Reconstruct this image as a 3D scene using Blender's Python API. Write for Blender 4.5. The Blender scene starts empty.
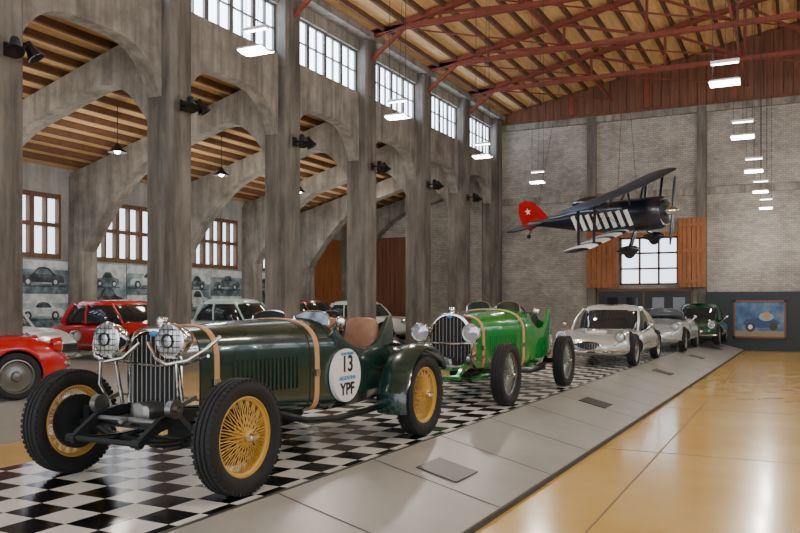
import bpy, bmesh, math, random
from math import sin, cos, pi, radians, sqrt
from mathutils import Vector, Matrix
random.seed(3)
TH = radians(26.4)
SC = bpy.context.scene
COL = SC.collection

# ------------------------------------------------------------------ materials
def lin(c):
    out = []
    for x in c:
        x = x/255.0
        out.append(x/12.92 if x <= .04045 else ((x+.055)/1.055)**2.4)
    return (out[0], out[1], out[2], 1)

def M(name, rgb, rough=.5, metal=0.0, var=0.0, scale=4.0, bump=0.0, coat=0.0, emis=None, estr=0.0,
      stretch=(1, 1, 1), detail=6, rgb2=None, bscale=None, grime=0.0):
    m = bpy.data.materials.new(name)
    m.use_nodes = True
    nt = m.node_tree
    b = nt.nodes['Principled BSDF']
    b.inputs['Base Color'].default_value = lin(rgb)
    b.inputs['Roughness'].default_value = rough
    b.inputs['Metallic'].default_value = metal
    b.inputs['Coat Weight'].default_value = coat
    b.inputs['Coat Roughness'].default_value = .05
    if emis:
        b.inputs['Emission Color'].default_value = lin(emis)
        b.inputs['Emission Strength'].default_value = estr
    if var or bump or rgb2:
        tc = nt.nodes.new('ShaderNodeTexCoord')
        mp = nt.nodes.new('ShaderNodeMapping')
        mp.inputs['Scale'].default_value = stretch
        nt.links.new(tc.outputs['Object'], mp.inputs['Vector'])
        nz = nt.nodes.new('ShaderNodeTexNoise')
        nz.inputs['Scale'].default_value = scale
        nz.inputs['Detail'].default_value = detail
        nz.inputs['Roughness'].default_value = .65
        nt.links.new(mp.outputs[0], nz.inputs['Vector'])
        cr = nt.nodes.new('ShaderNodeValToRGB')
        a = lin(rgb)
        c2 = lin(rgb2) if rgb2 else tuple(min(1, x*(1+var)) for x in a[:3])+(1,)
        c1 = tuple(x*(1-var) for x in a[:3])+(1,)
        cr.color_ramp.elements[0].position = .32
        cr.color_ramp.elements[0].color = c1
        cr.color_ramp.elements[1].position = .68
        cr.color_ramp.elements[1].color = c2
        nt.links.new(nz.outputs['Fac'], cr.inputs[0])
        outc = cr.outputs[0]
        if grime:
            m3 = nt.nodes.new('ShaderNodeMapping'); m3.inputs['Scale'].default_value = (2.6, 2.6, .22)
            nt.links.new(tc.outputs['Object'], m3.inputs['Vector'])
            n3 = nt.nodes.new('ShaderNodeTexNoise'); n3.inputs['Scale'].default_value = 1.6; n3.inputs['Detail'].default_value = 8
            n3.inputs['Roughness'].default_value = .7
            nt.links.new(m3.outputs[0], n3.inputs['Vector'])
            r3 = nt.nodes.new('ShaderNodeValToRGB')
            g = 1-grime
            r3.color_ramp.elements[0].position = .38; r3.color_ramp.elements[0].color = (g, g*.97, g*.93, 1)
            r3.color_ramp.elements[1].position = .6; r3.color_ramp.elements[1].color = (1, 1, 1, 1)
            nt.links.new(n3.outputs['Fac'], r3.inputs[0])
            mx = nt.nodes.new('ShaderNodeMix'); mx.data_type = 'RGBA'; mx.blend_type = 'MULTIPLY'; mx.inputs[0].default_value = 1
            nt.links.new(outc, mx.inputs[6]); nt.links.new(r3.outputs[0], mx.inputs[7])
            outc = mx.outputs[2]
        nt.links.new(outc, b.inputs['Base Color'])
        if bump:
            bp = nt.nodes.new('ShaderNodeBump')
            bp.inputs['Strength'].default_value = bump
            bp.inputs['Distance'].default_value = .02
            n2 = nt.nodes.new('ShaderNodeTexNoise')
            n2.inputs['Scale'].default_value = bscale or scale*6
            n2.inputs['Detail'].default_value = 4
            nt.links.new(mp.outputs[0], n2.inputs['Vector'])
            nt.links.new(n2.outputs['Fac'], bp.inputs['Height'])
            nt.links.new(bp.outputs[0], b.inputs['Normal'])
    return m

def M_brick(name):
    m = bpy.data.materials.new(name); m.use_nodes = True
    nt = m.node_tree; b = nt.nodes['Principled BSDF']
    tc = nt.nodes.new('ShaderNodeTexCoord')
    sp = nt.nodes.new('ShaderNodeSeparateXYZ'); cb = nt.nodes.new('ShaderNodeCombineXYZ')
    nt.links.new(tc.outputs['Object'], sp.inputs[0])
    ad = nt.nodes.new('ShaderNodeMath'); ad.operation = 'ADD'
    nt.links.new(sp.outputs[0], ad.inputs[0]); nt.links.new(sp.outputs[1], ad.inputs[1])
    nt.links.new(ad.outputs[0], cb.inputs[0]); nt.links.new(sp.outputs[2], cb.inputs[1])
    br = nt.nodes.new('ShaderNodeTexBrick')
    br.inputs['Color1'].default_value = lin((200, 194, 186))
    br.inputs['Color2'].default_value = lin((176, 171, 164))
    br.inputs['Mortar'].default_value = lin((134, 130, 125))
    br.inputs['Scale'].default_value = 3.6
    br.inputs['Mortar Size'].default_value = .018
    br.inputs['Brick Width'].default_value = .6
    br.inputs['Row Height'].default_value = .25
    nt.links.new(cb.outputs[0], br.inputs['Vector'])
    nz = nt.nodes.new('ShaderNodeTexNoise'); nz.inputs['Scale'].default_value = .45; nz.inputs['Detail'].default_value = 9
    nz.inputs['Roughness'].default_value = .72
    nt.links.new(cb.outputs[0], nz.inputs['Vector'])
    cr = nt.nodes.new('ShaderNodeValToRGB')
    cr.color_ramp.elements[0].position = .35; cr.color_ramp.elements[0].color = (.50, .485, .47, 1)
    cr.color_ramp.elements[1].position = .62; cr.color_ramp.elements[1].color = (1.0, .99, .97, 1)
    nt.links.new(nz.outputs['Fac'], cr.inputs[0])
    mx = nt.nodes.new('ShaderNodeMix'); mx.data_type = 'RGBA'; mx.blend_type = 'MULTIPLY'
    mx.inputs[0].default_value = 1
    nt.links.new(br.outputs[0], mx.inputs[6]); nt.links.new(cr.outputs[0], mx.inputs[7])
    nt.links.new(mx.outputs[2], b.inputs['Base Color'])
    bp = nt.nodes.new('ShaderNodeBump'); bp.inputs['Strength'].default_value = .3; bp.inputs['Distance'].default_value = .015
    bp.invert = True
    nt.links.new(br.outputs['Fac'], bp.inputs['Height']); nt.links.new(bp.outputs[0], b.inputs['Normal'])
    b.inputs['Roughness'].default_value = .9
    return m

def M_checker(name):
    m = bpy.data.materials.new(name); m.use_nodes = True
    nt = m.node_tree; b = nt.nodes['Principled BSDF']
    tc = nt.nodes.new('ShaderNodeTexCoord')
    ck = nt.nodes.new('ShaderNodeTexChecker')
    ck.inputs['Scale'].default_value = 1/0.27
    ck.inputs['Color1'].default_value = lin((12, 12, 14)); ck.inputs['Color2'].default_value = lin((230, 227, 218))
    mp = nt.nodes.new('ShaderNodeMapping'); mp.inputs['Location'].default_value = (.013, .013, .1)
    nt.links.new(tc.outputs['Object'], mp.inputs['Vector']); nt.links.new(mp.outputs[0], ck.inputs['Vector'])
    nt.links.new(ck.outputs[0], b.inputs['Base Color'])
    b.inputs['Roughness'].default_value = .16
    b.inputs['Specular IOR Level'].default_value = .5
    return m

def M_floor(name):
    m = bpy.data.materials.new(name); m.use_nodes = True
    nt = m.node_tree; b = nt.nodes['Principled BSDF']
    tc = nt.nodes.new('ShaderNodeTexCoord')
    nz = nt.nodes.new('ShaderNodeTexNoise'); nz.inputs['Scale'].default_value = .8; nz.inputs['Detail'].default_value = 8
    nt.links.new(tc.outputs['Object'], nz.inputs['Vector'])
    cr = nt.nodes.new('ShaderNodeValToRGB')
    cr.color_ramp.elements[0].position = .3; cr.color_ramp.elements[0].color = lin((212, 168, 82))
    cr.color_ramp.elements[1].position = .7; cr.color_ramp.elements[1].color = lin((228, 188, 106))
    nt.links.new(nz.outputs['Fac'], cr.inputs[0])
    nt.links.new(cr.outputs[0], b.inputs['Base Color'])
    n2 = nt.nodes.new('ShaderNodeTexNoise'); n2.inputs['Scale'].default_value = 3; n2.inputs['Detail'].default_value = 5
    nt.links.new(tc.outputs['Object'], n2.inputs['Vector'])
    mr = nt.nodes.new('ShaderNodeMapRange'); mr.inputs['To Min'].default_value = .14; mr.inputs['To Max'].default_value = .28
    nt.links.new(n2.outputs['Fac'], mr.inputs['Value']); nt.links.new(mr.outputs[0], b.inputs['Roughness'])
    b.inputs['Coat Weight'].default_value = .35; b.inputs['Coat Roughness'].default_value = .1
    return m

def M_picture(name, ca, cb_, cc, scale=1.4):
    m = bpy.data.materials.new(name); m.use_nodes = True
    nt = m.node_tree; b = nt.nodes['Principled BSDF']
    tc = nt.nodes.new('ShaderNodeTexCoord')
    vo = nt.nodes.new('ShaderNodeTexNoise'); vo.inputs['Scale'].default_value = scale; vo.inputs['Detail'].default_value = 5
    nt.links.new(tc.outputs['Object'], vo.inputs['Vector'])
    cr = nt.nodes.new('ShaderNodeValToRGB'); cr.color_ramp.interpolation = 'LINEAR'
    e = cr.color_ramp.elements
    e[0].position = .38; e[0].color = lin(ca)
    e[1].position = .62; e[1].color = lin(cc)
    x = e.new(.5); x.color = lin(cb_)
    nt.links.new(vo.outputs['Fac'], cr.inputs[0]); nt.links.new(cr.outputs[0], b.inputs['Base Color'])
    b.inputs['Roughness'].default_value = .4
    return m

CONC = M('concrete_column', (122, 116, 109), .9, var=.4, scale=1.8, bump=.6, stretch=(1, 1, .35), bscale=14, grime=.48)
CONCR = M('concrete_beam', (150, 144, 136), .9, var=.35, scale=1.5, bump=.5, bscale=12, grime=.42)
CONC2 = M('concrete_wall', (158, 158, 156), .9, var=.25, scale=.9, bump=.3, grime=.25)
BRICK = M_brick('painted_brick')
CHECK = M_checker('checker_tiles')
FLOOR = M_floor('ochre_floor')
SEAM = M('floor_joint', (126, 100, 58), .5)
RAMP = M('grey_ramp', (160, 158, 149), .34, metal=.1, var=.08, scale=2)
RAMPD = M('ramp_joint', (60, 60, 58), .6)
PLAQ = M('plaque_dark', (66, 64, 60), .35)
DECK = M('roof_boards', (228, 190, 138), .8, var=.25, scale=3, stretch=(3, .3, 1))
PURL = M('roof_purlin', (100, 68, 46), .8, var=.3, scale=4)
REDT = M('red_truss_paint', (132, 66, 50), .6, var=.2, scale=4)
WOODR = M('cladding_wood', (116, 76, 56), .7, var=.35, scale=2, stretch=(6, 6, .4))
WOODS = M('shutter_wood', (158, 98, 54), .55, var=.35, scale=3, stretch=(5, 5, .4))
WFRAME = M('window_frame_wood', (104, 76, 54), .6)
WFRAMEW = M('window_frame_white', (104, 104, 102), .6)
GLOW = M('daylight_pane', (230, 240, 250), .3, emis=(220, 235, 255), estr=9.0)
GLOWL = M('daylight_pane_low', (220, 235, 245), .3, emis=(218, 232, 250), estr=3.0)
LAMPE = M('lamp_glow', (255, 255, 255), .3, emis=(255, 246, 230), estr=25)
LAMPH = M('lamp_housing', (205, 205, 205), .4, metal=.3)
BLACK = M('black_paint', (16, 16, 17), .4)
DARKP = M('charcoal_panel', (40, 48, 54), .6)
CABLE = M('cable', (40, 40, 42), .5)
TIRE = M('tyre_rubber', (26, 26, 27), .75, bump=.15, var=.1, scale=30)
CHROME = M('chrome', (215, 215, 215), .12, metal=1)
STEEL = M('steel_dull', (130, 130, 128), .35, metal=.9)
IRON = M('dark_iron', (36, 40, 40), .45, metal=.5)
GLASS = M('dark_glass', (34, 40, 44), .06, coat=.5)
LENS = M('lamp_lens', (190, 196, 200), .08, metal=.55)
LEATHB = M('brown_leather', (148, 104, 78), .5, var=.15, scale=12)
LEATHS = M('tan_strap', (196, 150, 104), .55)
BLKINT = M('black_interior', (18, 16, 15), .7)
WHITE = M('white_paint', (236, 236, 232), .35)
BLUE = M('blue_print', (40, 130, 190), .4)

# ------------------------------------------------------------------ builder
class B:
    def __init__(s, name):
        s.name = name; s.v = []; s.f = []; s.mi = []; s.mats = []
    def add(s, vf, mat, mx=None):
        vs, fs = vf
        o = len(s.v)
        for p in vs:
            p = Vector(p)
            if mx is not None: p = mx @ p
            s.v.append(p)
        if mat not in s.mats: s.mats.append(mat)
        k = s.mats.index(mat)
        for f in fs:
            s.f.append([i+o for i in f]); s.mi.append(k)
    def fin(s, parent=None, loc=(0, 0, 0), rot=(0, 0, 0), sharp=38):
        me = bpy.data.meshes.new(s.name)
        me.from_pydata([tuple(p) for p in s.v], [], s.f)
        for m in s.mats: me.materials.append(m)
        me.polygons.foreach_set('material_index', s.mi)
        me.update()
        bm = bmesh.new(); bm.from_mesh(me)
        bmesh.ops.recalc_face_normals(bm, faces=bm.faces)
        bm.to_mesh(me); bm.free()
        me.polygons.foreach_set('use_smooth', [True]*len(me.polygons))
        me.set_sharp_from_angle(angle=radians(sharp))
        ob = bpy.data.objects.new(s.name, me)
        COL.objects.link(ob)
        ob.location = loc; ob.rotation_euler = rot
        if parent: ob.parent = parent
        return ob

def empty(name, loc=(0, 0, 0), rot=(0, 0, 0)):
    e = bpy.data.objects.new(name, None); COL.objects.link(e)
    e.location = loc; e.rotation_euler = rot; e.empty_display_size = .3
    return e

def bx(x0, x1, y0, y1, z0, z1):
    v = [(x0, y0, z0), (x1, y0, z0), (x1, y1, z0), (x0, y1, z0), (x0, y0, z1), (x1, y0, z1), (x1, y1, z1), (x0, y1, z1)]
    f = [(0, 3, 2, 1), (4, 5, 6, 7), (0, 1, 5, 4), (1, 2, 6, 5), (2, 3, 7, 6), (3, 0, 4, 7)]
    return v, f

def loft(rings, cap=True, closed=True):
    n = len(rings[0]); v = [p for r in rings for p in r]; f = []
    for i in range(len(rings)-1):
        for j in range(n if closed else n-1):
            a = i*n+j; b = i*n+(j+1) % n
            f.append((a, b, b+n, a+n))
    if cap:
        f.append(tuple(range(n))); f.append(tuple(reversed(range((len(rings)-1)*n, len(rings)*n))))
    return v, f

def frame_at(d):
    d = d.normalized()
    u = Vector((0, 0, 1)) if abs(d.z) < .9 else Vector((1, 0, 0))
    a = d.cross(u).normalized(); b = d.cross(a).normalized()
    return a, b

def cyl(p0, p1, r0, r1=None, n=12):
    p0 = Vector(p0); p1 = Vector(p1)
    if r1 is None: r1 = r0
    a, b = frame_at(p1-p0)
    R = []
    for p, r in ((p0, r0), (p1, r1)):
        R.append([p+a*r*cos(2*pi*k/n)+b*r*sin(2*pi*k/n) for k in range(n)])
    return loft(R)

def tube(pts, r, n=8):
    pts = [Vector(p) for p in pts]; R = []
    for i, p in enumerate(pts):
        d = (pts[min(i+1, len(pts)-1)]-pts[max(i-1, 0)])
        a, b = frame_at(d)
        rr = r[i] if isinstance(r, (list, tuple)) else r
        R.append([p+a*rr*cos(2*pi*k/n)+b*rr*sin(2*pi*k/n) for k in range(n)])
    return loft(R)

def beam(p0, p1, w, h):
    p0 = Vector(p0); p1 = Vector(p1); a, b = frame_at(p1-p0)
    R = []
    for p in (p0, p1):
        R.append([p+a*w/2+b*h/2, p-a*w/2+b*h/2, p-a*w/2-b*h/2, p+a*w/2-b*h/2])
    return loft(R)

def rev(profile, c, axis='X', n=32, closed=True, sgn=1):
    c = Vector(c); v = []; f = []; m = len(profile)
    for k in range(n):
        t = 2*pi*k/n
        for r, h in profile:
            if axis == 'X': v.append(c+Vector((h*sgn, r*cos(t), r*sin(t))))
            elif axis == 'Y': v.append(c+Vector((r*cos(t), h*sgn, r*sin(t))))
            else: v.append(c+Vector((r*cos(t), r*sin(t), h*sgn)))
    for k in range(n):
        k2 = (k+1) % n
        for j in range(m if closed else m-1):
            j2 = (j+1) % m
            f.append((k*m+j, k*m+j2, k2*m+j2, k2*m+j))
    return v, f

def ell(c, rx, ry, rz, nu=16, nv=10):
    c = Vector(c); R = []
    for i in range(nv+1):
        t = -pi/2+pi*i/nv; t = max(min(t, pi/2-.02), -pi/2+.02)
        R.append([c+Vector((rx*cos(t)*cos(2*pi*k/nu), ry*cos(t)*sin(2*pi*k/nu), rz*sin(t))) for k in range(nu)])
    return loft(R)

def sg(x): return -1 if x < 0 else 1

def sec(y, hw, zb, zt, nt=2.8, nb=5, mid=.5, N=36):
    zc = zb+(zt-zb)*mid; R = []
    for k in range(N):
        t = 2*pi*k/N; c, s = cos(t), sin(t)
        n = nt if s >= 0 else nb
        x = hw*sg(c)*abs(c)**(2/n)
        z = zc+((zt-zc) if s >= 0 else (zc-zb))*sg(s)*abs(s)**(2/n)
        R.append(Vector((x, y, z)))
    return R

def interp(tab, t):
    if t <= tab[0][0]: return tab[0][1:]
    for a, b in zip(tab, tab[1:]):
        if t <= b[0]:
            u = (t-a[0])/(b[0]-a[0]); u = u*u*(3-2*u)*.5+u*.5
            return tuple(p+(q-p)*u for p, q in zip(a[1:], b[1:]))
    return tab[-1][1:]

# ------------------------------------------------------------------ wheels
def wire_wheel(b, c, side, R=.39, w=.15, spoke=None, rim=None, drum=.19, nsp=20):
    h = w/2; ri = R-.125
    prof = [(ri, -h*.62), (ri+.02, -h*.85), (ri+.06, -h), (R-.03, -h*.95), (R-.008, -h*.78),
            (R, -h*.55), (R-.012, -h*.5), (R-.012, -h*.42), (R, -h*.37), (R, -h*.1), (R-.012, -h*.06), (R-.012, h*.06), (R, h*.1),
            (R, h*.37), (R-.012, h*.42), (R-.012, h*.5), (R, h*.55), (R-.008, h*.78), (R-.03, h*.95), (R-.065, h), (ri+.02, h*.85), (ri, h*.62)]
    b.add(rev(prof, c, 'X', 48), TIRE)
    for k in range(60):
        t = 2*pi*k/60
        for s in (1, -1):
            p = Vector(c)+Vector((s*h*.80, (R-.014)*cos(t), (R-.014)*sin(t)))
            a = Vector((0, cos(t), sin(t)))*.010; u = Vector((0, -sin(t), cos(t)))*.012; x = Vector((h*.13, 0, 0))
            v = [p+sx*x+su*u+sa*a for sa in (-1, 1) for sx, su in ((-1, -1), (1, -1), (1, 1), (-1, 1))]
            b.add((v, [(0, 3, 2, 1), (4, 5, 6, 7), (0, 1, 5, 4), (1, 2, 6, 5), (2, 3, 7, 6), (3, 0, 4, 7)]), TIRE)
    b.add(rev([(ri+.012, -h*.66), (ri+.012, h*.66), (ri-.004, h*.7), (ri-.006, h*.5), (ri-.022, h*.4), (ri-.022, -h*.4), (ri-.006, -h*.5), (ri-.004, -h*.7)], c, 'X', 40), rim)
    cv = Vector(c)
    for lay, (hx, rx, off, hr) in enumerate(((h*.95, h*.1, .5, .04), (h*.4, h*.35, -.5, .045), (-h*.5, -h*.2, .5, .05))):
        for k in range(nsp):
            t = 2*pi*k/nsp+lay*.1
            for s in (1, -1):
                p0 = cv+Vector((side*hx, hr*cos(t), hr*sin(t)))
                t2 = t+s*.28
                p1 = cv+Vector((side*rx, (ri-.01)*cos(t2), (ri-.01)*sin(t2)))
                b.add(cyl(p0, p1, .0036, n=4), spoke)
    b.add(rev([(.0, h*1.2), (.03, h*1.2), (.045, h*1.05), (.048, h*.3), (.052, -h*.8), (0, -h*.8)], c, 'X', 20, False, side), spoke)
    b.add(rev([(0, h*1.5), (.018, h*1.5), (.03, h*1.2), (0, h*1.2)], c, 'X', 12, False, side), CHROME)
    b.add(bx(cv.x+side*h*1.3-.008, cv.x+side*h*1.3+.008, cv.y-.07, cv.y+.07, cv.z-.014, cv.z+.014), CHROME)
    if drum:
        b.add(rev([(0, -h*.2), (drum, -h*.25), (drum+.012, -h*.5), (drum+.012, -h*1.1), (drum-.03, -h*1.2), (drum-.06, -h*1.35), (0, -h*1.4)], c, 'X', 32, False, side), IRON)

def disc_wheel(b, c, side, R=.32, w=.17, rim=None):
    h = w/2; ri = R-.09
    prof = [(ri, -h*.7), (ri+.03, -h), (R-.03, -h), (R, -h*.7), (R, h*.7), (R-.03, h), (ri+.03, h), (ri, h*.7)]
    b.add(rev(prof, c, 'X', 28), TIRE)
    b.add(rev([(ri+.01, h*.75), (ri-.01, h*.8), (ri-.03, h*.35), (ri-.08, h*.3), (.07, h*.55), (.055, h*.9), (0, h*1.0), (0, -h*.5), (ri+.01, -h*.5)], c, 'X', 24, False, side), rim or STEEL)

# ------------------------------------------------------------------ vintage racer
def vintage_racer(name, loc, rz, P):
    E = empty(name, loc, (0, 0, rz))
    body = P['body']; spoke = P['spoke']
    WB = P.get('wb', 2.75); tr = P.get('tr', .80); R = P.get('R', .39)
    k = WB/2.75
    bw = P.get('bw', 1.0)
    tab = P.get('tab')
    tab = [(t[0]*k, t[1]*bw, t[2], t[3]) for t in tab]
    zs = P.get('zs', 1.0)
    def S(y, grow=0):
        hw, zb, zt = interp(tab, y)
        return sec(y, hw+grow, zb*1.0-grow, zt*zs+grow, 2.9, 7, .55)
    b = B('bonnet_and_cowl')
    ys = [.20*k+(1.54*k)*i/18 for i in range(19)]
    b.add(loft([S(y) for y in ys]), body)
    for y in (.23*k, 1.38*k):
        b.add(loft([S(y, .003), S(y+.012, .003)]), BLKINT)
    b.add(beam((0, .22*k, 1.105*zs), (0, 1.38*k, 1.14*zs), .014, .014), CHROME)
    for y in P.get('straps', (.36*k, 1.44*k)):
        b.add(loft([S(y, .008), S(y+.045, .008)]), LEATHS)
        hw, zb, zt = interp(tab, y)
        b.add(bx(hw+.006, hw+.022, y-.008, y+.053, .66, .72), CHROME)
    for i in range(P.get('louv', 16)):
        y = .55*k+i*.045*k
        hw, zb, zt = interp(tab, y)
        for s in (1, -1):
            b.add(bx(s*(hw)-.012, s*(hw)+.012, y, y+.014, .58, .84), P.get('louvm', body))
    b.fin(E)
    b = B('cockpit_tub')
    c0, c1 = 1.72*k, 2.78*k
    rings = []
    n = 14
    for i in range(n+1):
        u = i/n; y = c0+(c1-c0)*u
        hw = (.49+.04*sin(pi*u))*bw
        zt = (1.08-.22*sin(pi*min(1, u*1.15))**.7+(.0 if u < .7 else (u-.7)*.25))*zs
        zb = .34+.03*u
        t = .03
        r = [(-hw*.97, y, zt), (-hw, y, zt-.1), (-hw, y, zb+.12), (-hw+.1, y, zb), (hw-.1, y, zb), (hw, y, zb+.12), (hw, y, zt-.1), (hw*.97, y, zt),
             (hw*.97-t, y, zt+.008), (hw-t-.01, y, zt-.1), (hw-t, y, zb+.12), (hw-.12, y, zb+t), (-hw+.12, y, zb+t), (-hw+t, y, zb+.12), (-hw+t+.01, y, zt-.1), (-hw*.97+t, y, zt+.008)]
        rings.append([Vector(p) for p in r])
    b.add(loft(rings), body)
    b.add(bx(-.44*bw, .44*bw, c0+.02, c1-.04, .38, .42), BLKINT)
    b.add(bx(-.45*bw, .45*bw, c0-.0, c0+.03, .42, 1.02*zs), BLKINT)
    b.fin(E)
    b = B('tail')
    tt = P['tail']
    b.add(loft([sec(y*k, hw*bw, zb, zt*zs, 2.6, 5, .5) for y, hw, zb, zt in tt]), body)
    b.fin(E)
    for i, s in enumerate((1, -1)):
        b = B('seat_%d' % (i+1))
        x = s*.23
        yb = 2.50*k
        b.add(loft([[Vector((x+.2*sg(cos(t))*abs(cos(t))**.6*w_, yb+.07*sin(t)+(z-.5)*.18, z)) for t in [2*pi*q/20 for q in range(20)]]
                    for z, w_ in ((.48, 1), (.8, 1), (.98, .98), (1.07, .9), (1.12, .72), (1.135, .4))]), P.get('seat', LEATHB))
        b.add(loft([sec(y, .2, .44, .58, 4, 4, .5, 20) for y in (2.02*k, 2.05*k, 2.3*k, 2.48*k)], True), P.get('seat', LEATHB), Matrix.Translation((x, 0, 0)))
        b.fin(E)
    b = B('steering_wheel')
    cx, cy, cz = .22, 1.98*k, 1.03*zs
    mx = Matrix.Translation((cx, cy, cz)) @ Matrix.Rotation(radians(-25), 4, 'X')
    b.add(rev([(.19+.013*cos(t), .013*sin(t)) for t in [2*pi*q/8 for q in range(8)]], (0, 0, 0), 'Y', 28), BLACK, mx)
    for a in range(4):
        t = pi/4+a*pi/2
        b.add(cyl((0, 0, 0), (.19*cos(t), 0, .19*sin(t)), .007, n=6), STEEL, mx)
    b.add(cyl((cx, cy, cz), (cx, 1.6*k, .88), .018, n=8), BLACK)
    b.fin(E)
    b = B('windscreen')
    wsh = P.get('wsh', .09)
    for s in (1, -1):
        pts = []
        for q in range(13):
            t = pi*q/12
            pts.append((s*.23+.19*cos(t), 1.70*k+.05*sin(t), 1.12*zs+wsh*sin(t)**.6 if 0 < q < 12 else 1.09*zs))
        b.add(tube(pts, .008, 6), CHROME)
        b.add(([Vector(p) for p in pts], [tuple(range(13))]), P.get('wsglass', GLASS))
    b.fin(E)
    b = B('radiator')
    y0 = .04
    rw = .265*bw
    so = lambda y, g: sec(y, rw+g, .46-g*.5, 1.11*zs+g, P.get('rn', 3.2), 7, .5)
    b.add(loft([so(y0, 0), so(y0-.006, -.012), so(y0-.006, -.035), so(y0+.04, -.045)], False), P.get('shell', CHROME))
    b.add(loft([so(y0, 0), so(.21*k, .004)], False), P.get('shell', CHROME))
    b.add(([p for p in so(y0+.03, -.03)], [tuple(range(36))]), BLKINT)
    for i in range(11):
        x = -rw+.045+i*(2*rw-.09)/10
        top = 1.05*zs-.12*(abs(x)/rw)**4
        b.add(cyl((x, y0+.012, .50), (x, y0+.012, top), .004, n=6), STEEL)
    b.add(rev([(0, .075), (.03, .07), (.042, .05), (.042, .02), (.028, .0), (.028, -.03), (0, -.03)], (0, .12*k, 1.11*zs), 'Z', 16, False), CHROME)
    b.add(ell((0, y0-.008, 1.06*zs), .04, .012, .022), P.get('badge', BLUE))
    b.fin(E)
    hz = P.get('hz', 1.0); hx_ = P.get('hx', .30)
    for i, s in enumerate((1, -1)):
        b = B('headlight_%d' % (i+1))
        c = (s*hx_, -.10, hz)
        pr = [(0, .17), (.03, .165), (.07, .13), (.1, .08), (.118, .02), (.126, 0), (.126, -.022), (.116, -.03), (.112, -.018)]
        b.add(rev(pr, c, 'Y', 28, False), P.get('lampm', CHROME))
        b.add(rev([(.112, -.018), (.07, -.035), (0, -.042)], c, 'Y', 24, False), P.get('lens', LENS))
        if P.get('guards', True):
            b.add(rev([(.04, -.05), (.05, -.055), (.05, -.045), (.04, -.042)], c, 'Y', 20), BLACK)
            for q in range(-2, 3):
                xx = q*.04; hh = sqrt(max(0, .112**2-xx*xx))
                b.add(cyl((c[0]+xx, c[1]-.04, c[2]-hh), (c[0]+xx, c[1]-.04, c[2]+hh), .0025, n=4), BLACK)
                b.add(cyl((c[0]-hh, c[1]-.04, c[2]+xx), (c[0]+hh, c[1]-.04, c[2]+xx), .0025, n=4), BLACK)
        b.add(cyl((c[0], c[1]+.05, c[2]-.1), (s*.29, .02, .55), .014, n=8), CHROME)
        b.fin(E)
    b = B('lamp_bar')
    if P.get('bigbar', True):
        for s in (1, -1):
            b.add(tube([(s*.04, -.06, hz-.02), (s*.16, -.10, hz-.13), (s*.30, -.14, hz-.16), (s*.44, -.10, hz-.13), (s*.54, -.02, hz-.05), (s*.60, .05, hz+.03)], .014, 10), CHROME)
            b.add(tube([(s*.36, -.12, hz-.15), (s*.37, -.12, .70), (s*.32, -.05, .52)], .012, 8), CHROME)
        b.add(tube([(-.55, -.02, hz-.10), (-.3, .03, hz-.17), (0, .04, hz-.19), (.3, .03, hz-.17), (.55, -.02, hz-.10)], .010, 8), CHROME)
    else:
        b.add(tube([(-.42, -.03, hz-.13), (0, .02, hz-.15), (.42, -.03, hz-.13)], .014, 8), CHROME)
    b.fin(E)
    b = B('chassis')
    CH = P.get('chass', IRON)
    for s in (1, -1):
        x = s*.30
        rl = [(-.42, .35), (-.36, .39), (-.22, .46), (0, .50), (.3, .47), (1, .40), (2.4*k, .40), (2.75*k, .5), (3.25*k, .44)]
        rings = []
        for y, z in rl:
            hgt = .028 if y < -.3 else .045
            rings.append([Vector((x-.02, y, z-hgt)), Vector((x+.02, y, z-hgt)), Vector((x+.02, y, z+hgt)), Vector((x-.02, y, z+hgt))])
        b.add(loft(rings), CH)
        for L in range(5):
            f = 1-L*.17
            for (xx, yy) in ((x, 0), (s*.42, WB)):
                hl = .43
                pts = [(xx, yy+u*hl*f, .33-L*.014+.05*(u*f)**2) for u in (-1, -.6, -.3, 0, .3, .6, 1)]
                b.add(loft([[Vector((p[0]-.026, p[1], p[2]-.005)), Vector((p[0]+.026, p[1], p[2]-.005)), Vector((p[0]+.026, p[1], p[2]+.005)), Vector((p[0]-.026, p[1], p[2]+.005))] for p in pts]), STEEL if L % 2 else IRON)
        b.add(cyl((x-.04, -.42, .36), (x+.04, -.42, .36), .028, n=16), CH)
        b.add(cyl((x+s*.03, -.14, .56), (x+s*.08, -.14, .56), .065, n=20), STEEL)
        b.add(cyl((x+s*.08, -.14, .56), (x+s*.10, -.14, .56), .025, n=6), CHROME)
        b.add(beam((x+s*.055, -.14, .56), (x+s*.055, .08, .62), .012, .03), STEEL)
        b.add(beam((x+s*.055, -.14, .56), (x+s*.12, .0, .38), .012, .03), STEEL)
        b.add(beam((s*.62, 0, R-.1), (s*.62, 0, R+.12), .05, .06), IRON)
        b.add(beam((s*.62, 0, R+.02), (s*.60, .18, .31), .03, .03), STEEL)
        b.add(tube([(s*.35, .3, .55), (s*.45, .15, .6), (s*.6, .02, .5)], .009, 6), STEEL)
    b.add(cyl((-.3, -.42, .36), (.3, -.42, .36), .018, n=10), CH)
    b.add(cyl((-.3, -.2, .47), (.3, -.2, .47), .02, n=10), STEEL)
    b.add(tube([(-.72, 0, R), (-.5, 0, .36), (-.35, 0, .30), (.35, 0, .30), (.5, 0, .36), (.72, 0, R)], .028, 8), CH)
    b.add(cyl((-.66, .14, .30), (.66, .14, .30), .013, n=8), STEEL)
    b.add(cyl((-.72, WB, R), (.72, WB, R), .04, n=10), IRON)
    b.add(ell((0, WB, R), .14, .14, .14), IRON)
    b.add(loft([[Vector((-.27, y, z)), Vector((.27, y, z)), Vector((.27, y, z+.012)), Vector((-.27, y, z+.012))] for y, z in ((-.22, .42), (-.12, .45), (.05, .46))]), P.get('apron', IRON))
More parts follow.
